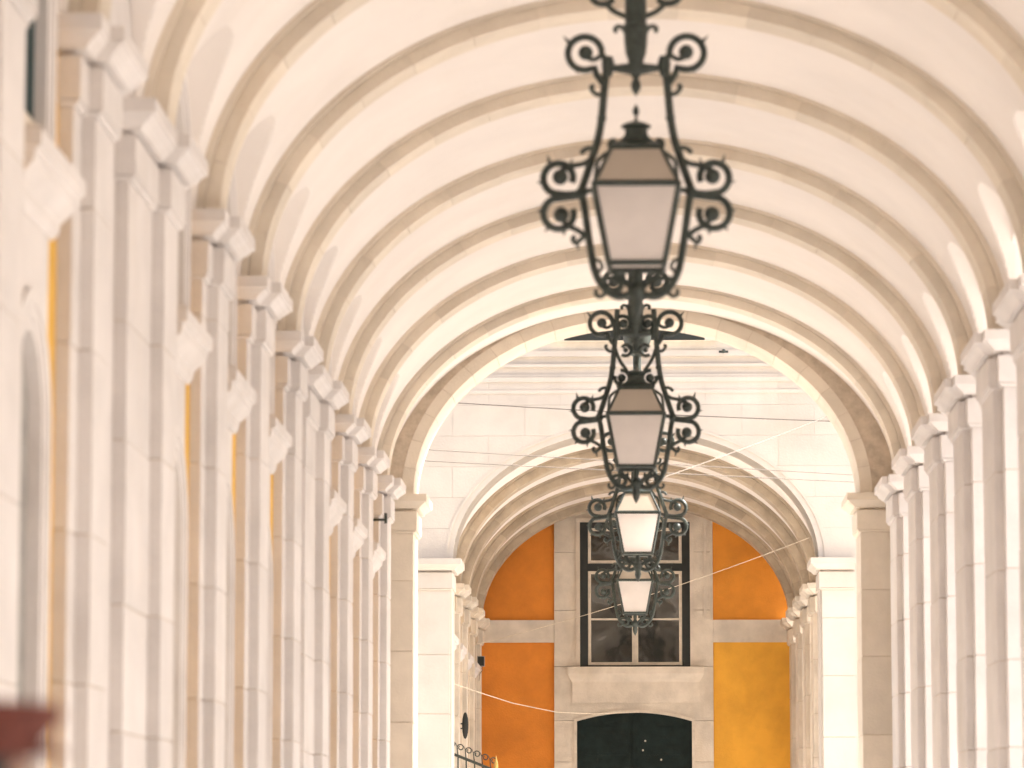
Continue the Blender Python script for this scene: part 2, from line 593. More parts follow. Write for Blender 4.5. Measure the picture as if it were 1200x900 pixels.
# the mass of the building around and above the passage, plus an added rear wall
mb = MB()
mb.box(-9, XLW - 0.085, -10, YE1, 0, 15.5)
mb.box(XLW - 0.14, XRO + 0.02, -10, YE1, IMP + 2.95, 15.5)
mb.box(-9, EXC - EA - 0.5, YE1 - 0.4, YE1, 0, IMP + 3)
mb.box(EXC + EA + 0.5, XRO + 0.02, YE1 - 0.4, YE1, 0, IMP + 3)
mb.box(XLW - 0.14, XRO + 0.02, -10.6, -10, 0, 15.5)  # unseen wall added behind the camera to dim the camera-facing faces
mb.build('upper_storey', 'upper', arc)

# =================================================================== far building across the street
far = thing('arcaded_building', 'white ashlar building across the street with a ribbed vaulted passage behind its arch', 'building')
FY0, FY1 = 66.9, 68.0
FXC, FA, FB = 0.03, 3.12, 2.22
EWY = 84.5
def rect_minus_arch(x0, x1, z0, z1):
    """polygon of a block right or left of the arch opening"""
    def xa(z):
        if z < IMP: return FA + 0.10
        u = (z - IMP) / (FB + 0.10)
        return 0 if u >= 1 else (FA + 0.10) * sqrt(1 - u * u)
    n = 10
    polyL, polyR = [], []
    right = (x0 + x1) / 2 >= FXC
    for i in range(n + 1):
        z = z0 + (z1 - z0) * i / n
        e = xa(z)
        if right:
            l, r = max(x0, FXC + e), x1
        else:
            l, r = x0, min(x1, FXC - e)
        if r - l > 0.004:
            polyL.append((l, z))
            polyR.append((r, z))
    if len(polyL) < 2:
        return None
    return polyL[::-1] + polyR if False else polyR + polyL[::-1]
fw = MB()
wall_core = fw
# solid core behind the blocks
def facade_core(mb, y0, y1):
    rings = []
    n = 60
    def c4(x, zb):
        return [(x, y0, zb), (x, y1, zb), (x, y1, 15.5), (x, y0, 15.5)]
    rings.append(c4(-14, IMP))
    for i in range(n + 1):
        t = pi - pi * i / n
        rings.append(c4(FXC + FA * cos(t), IMP + FB * sin(t)))
    rings.append(c4(14, IMP))
    mb.loft(rings)
    mb.box(-14, FXC - FA - 0.02, y0, y1, 0, IMP)
    mb.box(FXC + FA + 0.02, 14, y0, y1, 0, IMP)
facade_core(fw, FY0 + 0.03, FY1)
fo = fw.build('facade_wall', 'facade', far)
zrow = [IMP - 0.001]
z = IMP
while z < EYE + 9.6:
    z += 0.53
    zrow.append(z)
g_ = 0.0015
for r in range(len(zrow) - 1):
    z0, z1 = zrow[r] + g_, zrow[r + 1] - g_
    if z1 > EYE + 8.7:
        break
    xs_ = []
    off = 0.0 if r % 2 else 0.62
    x = -6 * 1.24 + off
    while x < 6 * 1.24:
        xs_.append((x + g_, x + 1.24 - g_))
        x += 1.24
    for a, b in xs_:
        if abs(a) > 5.2 and abs(b) > 5.2:
            continue
        if a < FXC < b and z0 < IMP + FB + 0.12:
            ps = [rect_minus_arch(a, FXC, z0, z1), rect_minus_arch(FXC, b, z0, z1)]
        else:
            ps = [rect_minus_arch(a, b, z0, z1)]
        for p in ps:
            if p:
                MB().prism(p, 'y', FY0 + random.uniform(-0.002, 0.003), FY0 + 0.06).build('ashlar_block', 'facade', fo)
# lower ashlar beside the piers
for s in (-1, 1):
    z = 0.0
    i = 0
    while z < IMP - 0.3:
        z1 = min(z + 0.86, IMP)
        a, b = sorted((FXC + s * 3.70, FXC + s * 5.2))
        MB().box(a, b, FY0 + random.uniform(-0.002, 0.003), FY0 + 0.06, z + g_, z1 - g_).build('ashlar_block', 'facade', fo)
        z = z1
# string courses and the sill band under the upper window
for z0, z1, p in ((7.96, 8.02, 0.015), (8.16, 8.24, 0.022), (8.42, 8.47, 0.015), (8.60, 8.70, 0.03)):
    MB().box(-7, 7, FY0 - p, FY0 + 0.05, EYE + z0, EYE + z1).build('string_course', 'facade', fo)
MB().box(-7, 7, FY0 + 0.01, FY0 + 0.2, EYE + 8.70, EYE + 10.5).build('upper_wall', 'farstone', fo)
uw = MB().box(-1.40, 1.45, FY0 - 0.10, FY0 + 0.1, EYE + 8.86, EYE + 10.4).build('upper_window', 'farstone', fo)
MB().box(-1.18, 1.23, FY0 - 0.105, FY0 + 0.02, EYE + 8.865, EYE + 10.3).build('pane', 'dark', uw)
# facade arch moulding
mb = MB()
arch_ring(mb, FXC, IMP, FA, FB, 0.10, FY0 + 0.012, FY1 - 0.02, 0, pi, 60)
arch_ring(mb, FXC, IMP, FA + 0.10, FB + 0.10, 0.04, FY0 - 0.007, FY0 + 0.05, 0, pi, 60)
mb.build('archivolt', 'facade', fo, 40)
for s in (-1, 1):
    xi = FXC + s * 3.17
    a, b = sorted((xi, xi + s * 0.55))
    ex = (0, 1, 1, 1) if s < 0 else (1, 0, 1, 1)
    o = MB().box(a + 0.011, b - 0.011, FY0 - 0.05, FY1 - 0.02, 0, IMP - 0.53).build('facade_pier', 'joint', far)
    cm = MB()
    cap_mesh(cm, a, b, FY0 - 0.061, FY1, ex)
    cm.build('capital', 'facade', o)
    stones(o, a, b, FY0 - 0.061, FY1, ex, 'facade', courses(0, IMP - 0.53, 1.05))
# ribbed passage behind it
FB_, FD0 = 3.42, 73.2
GXL, GXR = -3.27, 3.33
GC, GA, GB = 0.03, 3.27, 2.45
vmf = None
fd = [FD0 - FB_, FD0, FD0 + FB_, FD0 + 2 * FB_, FD0 + 3 * FB_]
for i, d in enumerate(fd):
    if i > 0:
        pilaster(far, -1, d, GXL, GXL - 0.08, GXL - 0.30, (d, d + 0.75), (d - 0.3, d + 1.05), 'farstone', True)
        pilaster(far, 1, d, GXR, GXR + 0.08, GXR + 1.2, (d, d + 1.1), (d - 0.25, d + 1.6), 'farstone', True)
        rib(far, GC, GA, GB, d, d + 0.60, 0.14, 'farrib', 15, True)
    if i < len(fd) - 1:
        if vmf is None:
            vmf = vault_mesh(GC, GA + 0.215, GB + 0.18, FB_, (1.05 + FB_ - 0.3) / 2, 0.98, 1.2)
        put('vault', vmf, 'plaster', far, (0, d, 0))
        y0, y1 = d + 1.05, d + FB_ - 0.3
        left_bay(far, y0, y1, GXL - 0.17, 0.98, 1.2, True)
        ya, yb = d + 1.6, d + FB_ - 0.25
        mb = MB()
        wall_with_arch(mb, GXR + 0.17, GXR + 1.15, d + 0.7, d + FB_ + 0.7, (ya + yb) / 2, (yb - ya) / 2, IMP, 0.9, IMP + 2.3)
        mb.build('arch_wall', 'lunette', far, 30)
MB().box(GXL - 0.35, GXL - 0.15, FY1 - 0.1, FD0 - FB_ + 1.1, 0, IMP + 0.3).build('wall_panel', 'farstone', far)
mb = MB()
mb.box(-14, GXL - 0.31, FY1 - 0.2, 96, 0, 15.5)
mb.box(GXL - 0.31, GXR + 1.2, FY1 - 0.2, 96, IMP + 2.85, 15.5)
mb.build('upper_storey', 'upper', far)
MB().box(GXL - 0.1, GXR + 1.2, FY0, 96, -0.016, 0.004).build('floor', 'paving', far)

# =================================================================== orange end wall with window and door
ew = thing('end_wall', 'orange plastered end wall with stone framed window above a dark arched door', 'wall')
Y = EWY
R = EYE
MB().box(-4.2, 4.4, Y + 0.10, Y + 0.5, 0, R + 8.2).build('wall', 'farstone', ew)
def panel(x0, x1, z0, z1, m):  # panel colours carry the light that falls from the right
    MB().box(x0, x1, Y, Y + 0.12, z0, z1).build('plaster_panel', m, ew)
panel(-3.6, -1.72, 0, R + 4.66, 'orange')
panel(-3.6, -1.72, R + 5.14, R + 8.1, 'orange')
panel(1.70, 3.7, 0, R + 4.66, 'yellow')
panel(1.70, 3.7, R + 5.14, R + 8.1, 'orange_lit')
for x0, x1 in ((-3.6, -1.72), (1.70, 3.7)):
    MB().box(x0, x1, Y - 0.06, Y + 0.11, R + 4.66, R + 5.14).build('stone_band', 'farstone', ew)
# stone surround (jambs in blocks, then the lintel above the door)
def jamb(x0, x1, zs_):
    for a, b in zip(zs_[:-1], zs_[1:]):
        MB().box(x0, x1, Y - 0.07 + random.uniform(-0.002, 0.002), Y + 0.11, a + 0.004, b - 0.004).build('stone', 'farstone', ew)
jamb(-1.715, -1.165, [R + 4.14, R + 5.35, R + 6.6, R + 8.0])
jamb(1.21, 1.695, [R + 4.14, R + 5.35, R + 6.6, R + 8.0])
jamb(-1.165, 1.21, [R + 7.25, R + 8.0])
jamb(-1.715, -1.245, [0, R + 1.0, R + 2.1, R + 2.98])
jamb(1.245, 1.695, [0, R + 1.0, R + 2.1, R + 2.98])
# raised fillets on the surround
for x0, x1 in ((-1.25, -1.16), (1.205, 1.29)):
    MB().box(x0, x1, Y - 0.10, Y - 0.05, R + 4.14, R + 7.33).build('fillet', 'farstone', ew)
MB().box(-1.25, 1.29, Y - 0.103, Y - 0.05, R + 7.255, R + 7.34).build('fillet', 'farstone', ew)
for x0, x1 in ((1.50, 1.56), (1.64, 1.69)):
    MB().box(x0, x1, Y - 0.11, Y - 0.05, R + 5.14, R + 7.6).build('fillet', 'farstone', ew)
# door head with a flat arch
poly = [(-1.715, R + 2.985), (-1.235, R + 2.985)]
for i in range(21):
    u = -1 + 2 * i / 20
    poly.append((0.0 + 1.235 * u, R + 2.99 + 0.185 * (1 - u * u)))
poly += [(1.235, R + 2.985), (1.695, R + 2.985), (1.695, R + 4.135), (-1.715, R + 4.135)]
MB().prism(poly, 'y', Y - 0.075, Y + 0.11).build('lintel', 'farstone', ew)
rim = MB()
rr = []
for i in range(21):
    u = -1 + 2 * i / 20
    z = R + 2.97 + 0.185 * (1 - u * u)
    rr.append([(1.235 * u, Y - 0.10, z), (1.235 * u, Y - 0.10, z + 0.06), (1.235 * u, Y, z + 0.06), (1.235 * u, Y, z)])
rim.loft(rr)
rim.box(-1.29, -1.232, Y - 0.10, Y, 0, R + 3.02)
rim.box(1.232, 1.29, Y - 0.10, Y, 0, R + 3.02)
rim.build('door_frame', 'cream', ew)
# apron with profiled sill
mb = MB()
mb.profile_rect(-1.33, 1.42, Y - 0.13, Y + 0.05, [(R + 3.20, -0.015), (R + 3.22, 0.0), (R + 3.80, 0.0), (R + 3.84, 0.02), (R + 3.90, 0.06), (R + 3.96, 0.09), (R + 3.99, 0.10), (R + 4.13, 0.10)], (1, 1, 1, 0))
# keep the apron above the door head only
mb = MB()
mb.profile_rect(-1.33, 1.40, Y - 0.13, Y + 0.05, [(R + 3.36, 0.0), (R + 3.80, 0.0), (R + 3.84, 0.02), (R + 3.90, 0.06), (R + 3.96, 0.09), (R + 3.99, 0.10), (R + 4.13, 0.10)], (1, 1, 1, 0))
mb.build('sill', 'farstone', ew)
# door leaves
dr = MB().box(-1.24, 1.24, Y + 0.02, Y + 0.09, 0, R + 3.22).build('door', 'door', ew)
for x0, x1 in ((-1.2, -0.03), (0.03, 1.2)):
    for z0, z1 in ((R - 1.2, R + 0.6), (R + 0.75, R + 2.1), (R + 2.25, R + 2.85)):
        MB().box(x0 + 0.14, x1 - 0.14, Y - 0.0, Y + 0.03, z0, z1).build('door_panel', 'door', dr)
MB().box(-0.03, 0.03, Y - 0.03, Y + 0.03, 0, R + 3.15).build('cover_strip', 'door', dr)
for x, z in ((0.23, R + 2.55), (0.18, R + 2.35), (0.57, R + 2.15)):
    MB().ball((x, Y - 0.01, z), 0.02).build('door_dot', 'cream', dr)  # small pale dots on the door, modelled as balls
# window
wd = MB()
for a in ((-1.165, -0.99, R + 4.14, R + 7.25), (1.035, 1.21, R + 4.14, R + 7.25), (-0.99, 1.035, R + 7.13, R + 7.25), (-0.99, 1.035, R + 6.20, R + 6.36), (-0.99, 1.035, R + 4.14, R + 4.17)):
    wd.box(a[0], a[1], Y - 0.02, Y + 0.09, a[2], a[3])
wo_ = wd.build('window', 'dark', ew)
def casement(x0, x1, z0, z1, bars):
    mb = MB()
    t = 0.062
    yf0, yf1 = Y - 0.01, Y + 0.05
    mb.box(x0, x0 + t, yf0, yf1, z0, z1)
    mb.box(x1 - t, x1, yf0, yf1, z0, z1)
    mb.box(x0 + t, x1 - t, yf0 + 0.002, yf1, z0, z0 + t)
    mb.box(x0 + t, x1 - t, yf0 + 0.002, yf1, z1 - t, z1)
    for zb in bars:
        mb.box(x0 + t, x1 - t, yf0 + 0.006, yf1, zb - 0.02, zb + 0.02)
    mb.build('casement', 'cream', wo_)
    zz = [z0] + bars + [z1]
    for a, b in zip(zz[:-1], zz[1:]):
        MB().box(x0 + 0.03, x1 - 0.03, yf0 + 0.03, yf0 + 0.036, a, b).build('pane', 'glass', wo_)
casement(-0.985, 0.018, R + 4.175, R + 6.195, [R + 5.16])
casement(0.026, 1.030, R + 4.175, R + 6.195, [R + 5.16])
casement(-0.985, 0.018, R + 6.365, R + 7.125, [])
casement(0.026, 1.030, R + 6.365, R + 7.125, [])

# =================================================================== hanging lanterns
S = 1 / 147.5
def P(px, py, y=0.0):
    return ((px - 745.5) * S, y, (222 - py) * S)
def spiral(cx, cy, r0, a0, sweep, r1=None, n=22):
    r1 = r0 if r1 is None else r1
    out = []
    for i in range(n + 1):
        t = i / n
        a = radians(a0 + sweep * t)
        r = r0 + (r1 - r0) * t
        out.append((cx + r * cos(a), cy - r * sin(a)))
    return out
def bez(pts, n=8):
    """Catmull-Rom through pixel points"""
    out = []
    q = [pts[0]] + pts + [pts[-1]]
    for i in range(1, len(q) - 2):
        for j in range(n):
            t = j / n
            p0, p1, p2, p3 = q[i - 1], q[i], q[i + 1], q[i + 2]
            out.append(tuple(0.5 * (2 * p1[c] + (p2[c] - p0[c]) * t + (2 * p0[c] - 5 * p1[c] + 4 * p2[c] - p3[c]) * t * t + (3 * p1[c] - p0[c] - 3 * p2[c] + p3[c]) * t ** 3) for c in (0, 1)))
    out.append(pts[-1])
    return out

def lantern(loc, label, ceil_z, variant=0, rot=0.0):
    root = thing('lantern', label, 'lantern', 'lanterns hanging along the arcade', (loc[0], loc[1], loc[2]))
    root.rotation_euler.z = rot
    top = ceil_z - loc[2]
    I = 'iron'
    mir = lambda px: 1491 - px
    def tb(mb, pts, r, s, n=7):
        rr = r if not isinstance(r, (list, tuple)) else r
        mb.tube([P(p[0] if s < 0 else mir(p[0]), p[1]) for p in pts], ([x * S * 1.22 for x in rr] if isinstance(rr, (list, tuple)) else rr * S * 1.22), n)
    def bl(mb, x, y, r, s):
        mb.ball(P(x if s < 0 else mir(x), y), r * S)
    # rod
    mb = MB()
    zt = top / S
    pr = [(3, -(92 - 222)), (7, -(86 - 222)), (8, 222 - 74), (10.5, 222 - 66), (11.5, 222 - 55), (12, 222 - 44), (13.5, 222 - 39), (13.5, 222 - 35), (11, 222 - 32), (11, 222 + 18), (13, 222 + 22), (13, 222 + 27), (9, 222 + 32), (8, 222 + 80), (8, zt - 8)]
    mb.lathe([(a * S * 1.12, b * S) for a, b in pr], 14)
    rod = mb.build('rod', I, root, 40)
    mb = MB().lathe([(a * S, b * S) for a, b in [(8, zt - 40), (16, zt - 34), (14, zt - 28), (26, zt - 14), (30, zt - 4), (30, zt + 12)]], 16)
    mb.build('ceiling_rose', I, rod, 40)
    for s in (-1, 1):
        mb = MB()
        tb(mb, bez([(735, 44), (731, 37), (726, 35), (722, 38), (724, 42)], 5), 2.2, s)
        tb(mb, spiral(709, -6, 17, 0, 320, 15), 3.0, s)
        tb(mb, [(727, -4), (735, -2)], 4, s)
        tb(mb, bez([(712, 9), (722, 18), (735, 24)], 4), 2.6, s)
        bl(mb, 709, -4, 8, s)
        mb.build('scroll', I, rod, 50)
    # crossbar and pendant
    mb = MB()
    mb.tube([P(708, 82), P(722, 83), P(745.5, 84), P(769, 83), P(783, 82)], [x * S for x in (3.5, 4, 8, 4, 3.5)], 8)
    mb.build('crossbar', I, root, 40)
    mb = MB().lathe([(a * S, (222 - b) * S) for a, b in [(3, 88), (6, 91), (3, 95), (4.5, 98), (6, 103), (5, 108), (2, 112), (0.5, 115)]], 10)
    mb.build('pendant', I, root, 40)
    for s in (-1, 1):
        mb = MB()
        ys = 72 if not variant else 42
        tb(mb, bez([(715, ys), (713, 78), (711, 95), (709, 115), (707, 138), (703, 162), (697, 182), (690, 204), (683, 224)], 5), 3.7, s, 8)
        tb(mb, bez([(683, 222), (687, 240), (690, 262), (694, 290), (699, 315), (709, 333), (724, 343), (738, 340), (745.5, 336)], 5), 3.5, s, 8)
        tb(mb, [(713, 70), (714, 78), (713, 92)], [5, 6.5, 4.5], s)
        bl(mb, 684, 225, 7, s)
        bl(mb, 707, 140, 5.5, s)
        bl(mb, 700, 316, 5, s)
        up = mb.build('upright', I, root, 50)
        # top volute
        mb = MB()
        tb(mb, [(714, 86), (713, 74)] + spiral(688, 66, 19.5, -5, 310, 19) + [(701, 90), (708, 100)], 3.3, s)
        bl(mb, 689, 65, 8.5, s)
        tb(mb, bez([(689, 70), (698, 73), (707, 68)], 4), 2.4, s)
        tb(mb, [(671, 54), (664, 46)], [2.4, 0.4], s, 5)
        tb(mb, [(681, 84), (679, 89)], [2, 0.5], s, 5)
        mb.build('scroll', I, up, 50)
        mb = MB()
        tb(mb, bez([(708, 112), (702, 113), (697, 109), (695, 104), (699, 103)], 4), 2.2, s)
        mb.build('curl', I, up, 50)
        # side volutes
        mb = MB()
        tb(mb, bez([(684, 225), (668, 227), (652, 225)], 4) + spiral(659, 208, 18.5, 235, -255, 15), 3.4, s)
        bl(mb, 660, 207, 9, s)
        tb(mb, bez([(660, 200), (668, 197), (676, 194), (686, 192), (694, 187)], 4), 2.6, s)
        tb(mb, bez([(694, 187), (698, 178), (693, 174), (686, 177), (684, 181)], 4), 2.3, s)
        for q in ((643, 214, 634, 213), (648, 190, 646, 182), (672, 193, 674, 186)):
            tb(mb, [q[:2], q[2:]], [2.2, 0.4], s, 5)
        mb.build('scroll', I, up, 50)
        mb = MB()
        tb(mb, bez([(684, 228), (668, 230), (652, 232)], 4) + spiral(659, 249, 18.5, 125, 255, 16), 3.4, s)
        bl(mb, 661, 250, 9, s)
        tb(mb, bez([(663, 257), (672, 264), (680, 268), (688, 274)], 4), 2.6, s)
        for q in ((641, 245, 634, 246), (647, 264, 643, 269), (664, 267, 664, 274)):
            tb(mb, [q[:2], q[2:]], [2.2, 0.4], s, 5)
        mb.build('scroll', I, up, 50)
        mb = MB()
        tb(mb, bez([(690, 272), (683, 278), (677, 282), (674, 277), (677, 274)], 4), 2.3, s)
        tb(mb, [(679, 280), (680, 290)], [2, 0.8], s, 5)
        mb.build('curl', I, up, 50)
        if variant:
            mb = MB()
            tb(mb, bez([(742, 168), (730, 145), (719, 128), (712, 110)], 5), 2.6, s)
            tb(mb, spiral(729, 110, 11, 230, 280, 7), 2.6, s)
            tb(mb, spiral(722, 158, 13, 100, -300, 11), 2.8, s)
            bl(mb, 722, 158, 7.5, s)
            bl(mb, 729, 111, 4.5, s)
            tb(mb, spiral(724, 66, 13, 180, -300, 12), 3, s)
            bl(mb, 725, 66, 8, s)
            mb.build('inner_scroll', I, up, 50)
        # stay between roof corner and upright
        mb = MB()
        tb(mb, bez([(716, 178), (708, 183), (702, 190), (700, 204), (699, 219)], 4), 2.0, s)
        tb(mb, bez([(722, 178), (716, 172), (718, 166), (723, 167)], 4), 2.6, s)
        tb(mb, [(684, 224), (702, 221)], 2.6, s)
        mb.build('stay', I, up, 50)
    # lantern body: square, tapering downwards
    hw = lambda px: (745.5 - px) * S
    ht, hb, hr = 47 * S, 30.5 * S, 27.5 * S
    zt_, zb_, zr_ = P(0, 222)[2], P(0, 309)[2], P(0, 178)[2]
    def ringq(h, z):
        return [(-h, -h, z), (h, -h, z), (h, h, z), (-h, h, z)]
    bodyf = MB()
    t = 2.6 * S
    for sx, sy in ((-1, -1), (1, -1), (1, 1), (-1, 1)):
        bodyf.tube([(sx * ht, sy * ht, zt_), (sx * hb, sy * hb, zb_)], t, 6)
        bodyf.tube([(sx * ht, sy * ht, zt_), (sx * hr, sy * hr, zr_)], t * 0.9, 6)
    for h, z, r in ((ht, zt_, 3.6), (hb, zb_, 3.6), (hr, zr_, 3.0)):
        q = ringq(h, z)
        for i in range(4):
            bodyf.tube([q[i], q[(i + 1) % 4]], r * S, 6)
    fr = bodyf.build('lantern_frame', I, root, 40)
    for i in range(4):
        a, b = ringq(ht, zt_)[i], ringq(ht, zt_)[(i + 1) % 4]
        c, d = ringq(hb, zb_)[(i + 1) % 4], ringq(hb, zb_)[i]
        e, f = ringq(hr, zr_)[(i + 1) % 4], ringq(hr, zr_)[i]
        mb = MB()
        mb.add([a, b, c, d], [(0, 1, 2, 3)])
        mb.build('pane', 'milk', fr)
        mb = MB()
        mb.add([a, b, e, f], [(0, 1, 2, 3)])
        mb.build('roof_pane', 'roofglass', fr)
    # cap, chimney and finial
    mb = MB()
    mb.loft([ringq(hr * k, zr_ + z * S) for k, z in ((1.06, -1), (1.06, 3), (0.86, 6), (0.62, 11), (0.47, 16), (0.44, 24))])
    mb.lathe([(a * S, (222 - b) * S) for a, b in [(12, 156), (13, 153), (17, 151), (17, 149), (11, 146), (5, 144), (1.6, 142), (1.4, 138), (3, 136), (4, 132), (2, 127), (0.4, 124)]], 14)
    mb.build('cap', I, root, 40)
    # foot
    mb = MB()
    mb.lathe([(a * S, (222 - b) * S) for a, b in [(4, 311), (5, 318), (4, 326), (8, 331), (10, 336), (8, 342), (6, 346), (7, 352), (5, 360), (1, 368)]], 12)
    mb.build('foot', I, root, 40)
    for s in (-1, 1):
        mb = MB()
        tb(mb, bez([(717, 312), (722, 318), (730, 324), (738, 333)], 4), 2.4, s)
        tb(mb, spiral(727, 320, 7, 120, 280, 4), 2.0, s)
        bl(mb, 712, 331, 4.5, s)
        tb(mb, spiral(704, 338, 6, 60, -290, 4), 2.0, s)
        tb(mb, bez([(697, 300), (704, 303), (707, 310), (703, 314)], 4), 1.8, s)
        tb(mb, bez([(704, 326), (712, 322), (722, 324), (728, 330), (724, 338), (714, 340)], 4), 2.8, s)
        mb.build('foot_scroll', I, root, 50)
    return root

ZL = EYE
lantern((0.03, 29.5, ZL + 5.07), 'wrought iron lantern with plain open frame above its roof, hanging beneath the long ribbed vault', IMP + 2.66)
lantern((0.03, 44.2, ZL + 5.00), 'wrought iron lantern with small inner scrolls over its cap, hanging beneath the long ribbed vault', IMP + 2.66, 1)
lantern((0.06, 57.2, ZL + 5.03), 'wrought iron lantern hanging under the end arch of the arcade beside the street', IMP + 2.5, 0)
lantern((0.02, 71.5, ZL + 5.06), 'wrought iron lantern hanging inside the far passage in front of the orange wall', IMP + 2.63, 0)

# =================================================================== cables across the street
def cable(pts, r, m, label):
    mb = MB()
    mb.tube(pts, r, 5)
    o = mb.build('cable', m, None, 60)
    tag(o, label, 'cable')
    return o
def sag(p, q, s, n=14):
    p, q = Vector(p), Vector(q)
    return [p.lerp(q, i / n) - Vector((0, 0, s * 4 * (i / n) * (1 - i / n))) for i in range(n + 1)]
cable(sag((-6.5, 66.80, 9.56), (6.5, 66.80, 8.86), 0.10), 0.009, 'cable', 'dark cable strung along the white facade just above its arch')
cable(sag((3.42, 66.80, 9.08), (0.10, 57.2, 6.95), 0.02), 0.006, 'cable', 'cable slanting across the street from a bolt on the white facade to a lantern')
cable(sag((-8, 56.18, 7.72), (13.5, 66.86, 7.50), 0.05), 0.008, 'cable', 'upper of two thin wires crossing the street in front of the white facade')
cable(sag((-8, 56.18, 7.51), (13.5, 66.86, 7.49), 0.06), 0.008, 'cable', 'lower of two thin wires crossing the street in front of the white facade')
cable([(-3.27, 70.3, 4.66), (-2.75, 72.6, 4.55), (-2.33, 75.4, 4.50), (-1.95, 77.5, 4.49), (-1.55, 79.0, 4.46), (-0.80, 81.0, 4.50), (0.1, 84.37, 4.66)], 0.008, 'palecable', 'pale slack cable looping low across the orange wall')
cable(sag((-3.26, 79.6, 5.84), (3.14, 70.2, 7.24), 0.12), 0.0055, 'palecable', 'pale cable rising across the window of the orange wall')
for x, y, z, lab in ((3.42, 66.84, 9.08, 'small iron bolt where the slanting cable meets the white facade'), (1.55, 66.80, 10.16, 'small iron bolt on the moulding high on the white facade')):
    mb = MB()
    mb.tube([(x, y + 0.06, z), (x, y - 0.10, z)], [0.02, 0.02], 8)
    mb.ball((x, y - 0.11, z), 0.035)
    mb.box(x - 0.08, x + 0.08, y - 0.02, y - 0.005, z - 0.02, z + 0.02)
    tag(mb.build('bolt', 'iron', None, 40), lab, 'bolt')

# =================================================================== iron gate in the far passage
gt = thing('iron_gate', 'black wrought iron gate with raked scroll top and brass finial beside the orange wall', 'gate', None, (-2.95, 70.6, 0))
gy = 0.0
zt = lambda x: 3.43 - 0.40 * (x + 0.37)
mb = MB()
for o_, r_ in ((0, 0.026), (-0.26, 0.02), (-3.1, 0.02)):
    MB().tube([(-0.40, 0, zt(-0.40) + o_), (0.42, 0, zt(0.42) + o_)], r_, 6).build('rail', 'iron', gt, 40)
for i in range(6):
    x = -0.36 + i * 0.148
    mb = MB().tube([(x, 0, 0.0), (x, 0, zt(x))], 0.014, 6)
    br = mb.build('bar', 'iron', gt, 40)
    mb = MB()
    c = [(x + 0.045 + 0.062 * (1 - 0.55 * j / 26) * cos(radians(180 - 16 * j)), 0, zt(x) + 0.15 + 0.062 * (1 - 0.55 * j / 26) * sin(radians(180 - 16 * j))) for j in range(27)]
    mb.tube([(x, 0, zt(x)), (x - 0.012, 0, zt(x) + 0.08)] + c, 0.0105, 6)
    mb.tube([(x - 0.02, 0, zt(x) + 0.17), (x - 0.045, 0, zt(x) + 0.24)], [0.009, 0.003], 5)
    mb.build('scroll', 'iron', br, 50)
mb = MB().tube([(0.47, 0, 0), (0.47, 0, 3.06)], 0.035, 8)
po = mb.build('post', 'iron', gt, 40)
MB().lathe([(0.05, 3.05), (0.05, 3.09), (0.03, 3.11), (0.042, 3.16), (0.036, 3.24), (0.018, 3.30), (0.012, 3.33), (0.001, 3.38)], 10, (0.47, 0, 0)).build('finial', 'brass', po, 40)

# round hanging sign, wall box, iron bracket
sg = thing('hanging_sign', 'small dark oval sign on a double bracket above the iron gate', 'sign', None, (-3.18, 74.0, 3.77))
mb = MB()
rings = []
for r, y in ((0.20, -0.03), (0.25, -0.02), (0.25, 0.02), (0.20, 0.03)):
    rings.append([(0.24 * r * cos(2 * pi * j / 22), y, 0.255 + r * sin(2 * pi * j / 22)) for j in range(22)])
mb.loft(rings)
mb.build('sign_board', 'dark', sg, 40)
MB().tube([(-0.34, 0, 0.29), (-0.04, 0, 0.29)], 0.014, 6).build('bracket', 'iron', sg)
MB().tube([(-0.34, 0, 0.20), (-0.04, 0, 0.20)], 0.014, 6).build('bracket', 'iron', sg)
bx = thing('junction_box', 'small dark junction box with a cable tail on the far pilaster beside the orange wall', 'box', None, (-3.24, 83.1, 5.58))
MB().box(-0.08, 0.08, -0.02, 0.05, 0, 0.22).build('housing', 'greydoor', bx)
MB().box(-0.065, 0.065, -0.03, -0.018, 0.015, 0.205).build('cover', 'dark', bx)
MB().tube([(0.02, 0.0, 0), (0.03, 0.0, -0.08), (-0.03, 0.01, -0.16), (-0.04, 0.01, -0.3)], 0.008, 5).build('cable_tail', 'cable', bx)
ib = thing('iron_bracket', 'small black iron bracket with upturned tip on a pilaster near the street end', 'bracket', None, (-3.50, 52.28, 6.03))
MB().tube([(0, 0, 0), (0.18, 0, 0)], 0.016, 6).build('arm', 'iron', ib)
MB().tube([(0.185, 0, -0.05), (0.185, 0, 0.09)], 0.02, 6).build('tip', 'iron', ib)

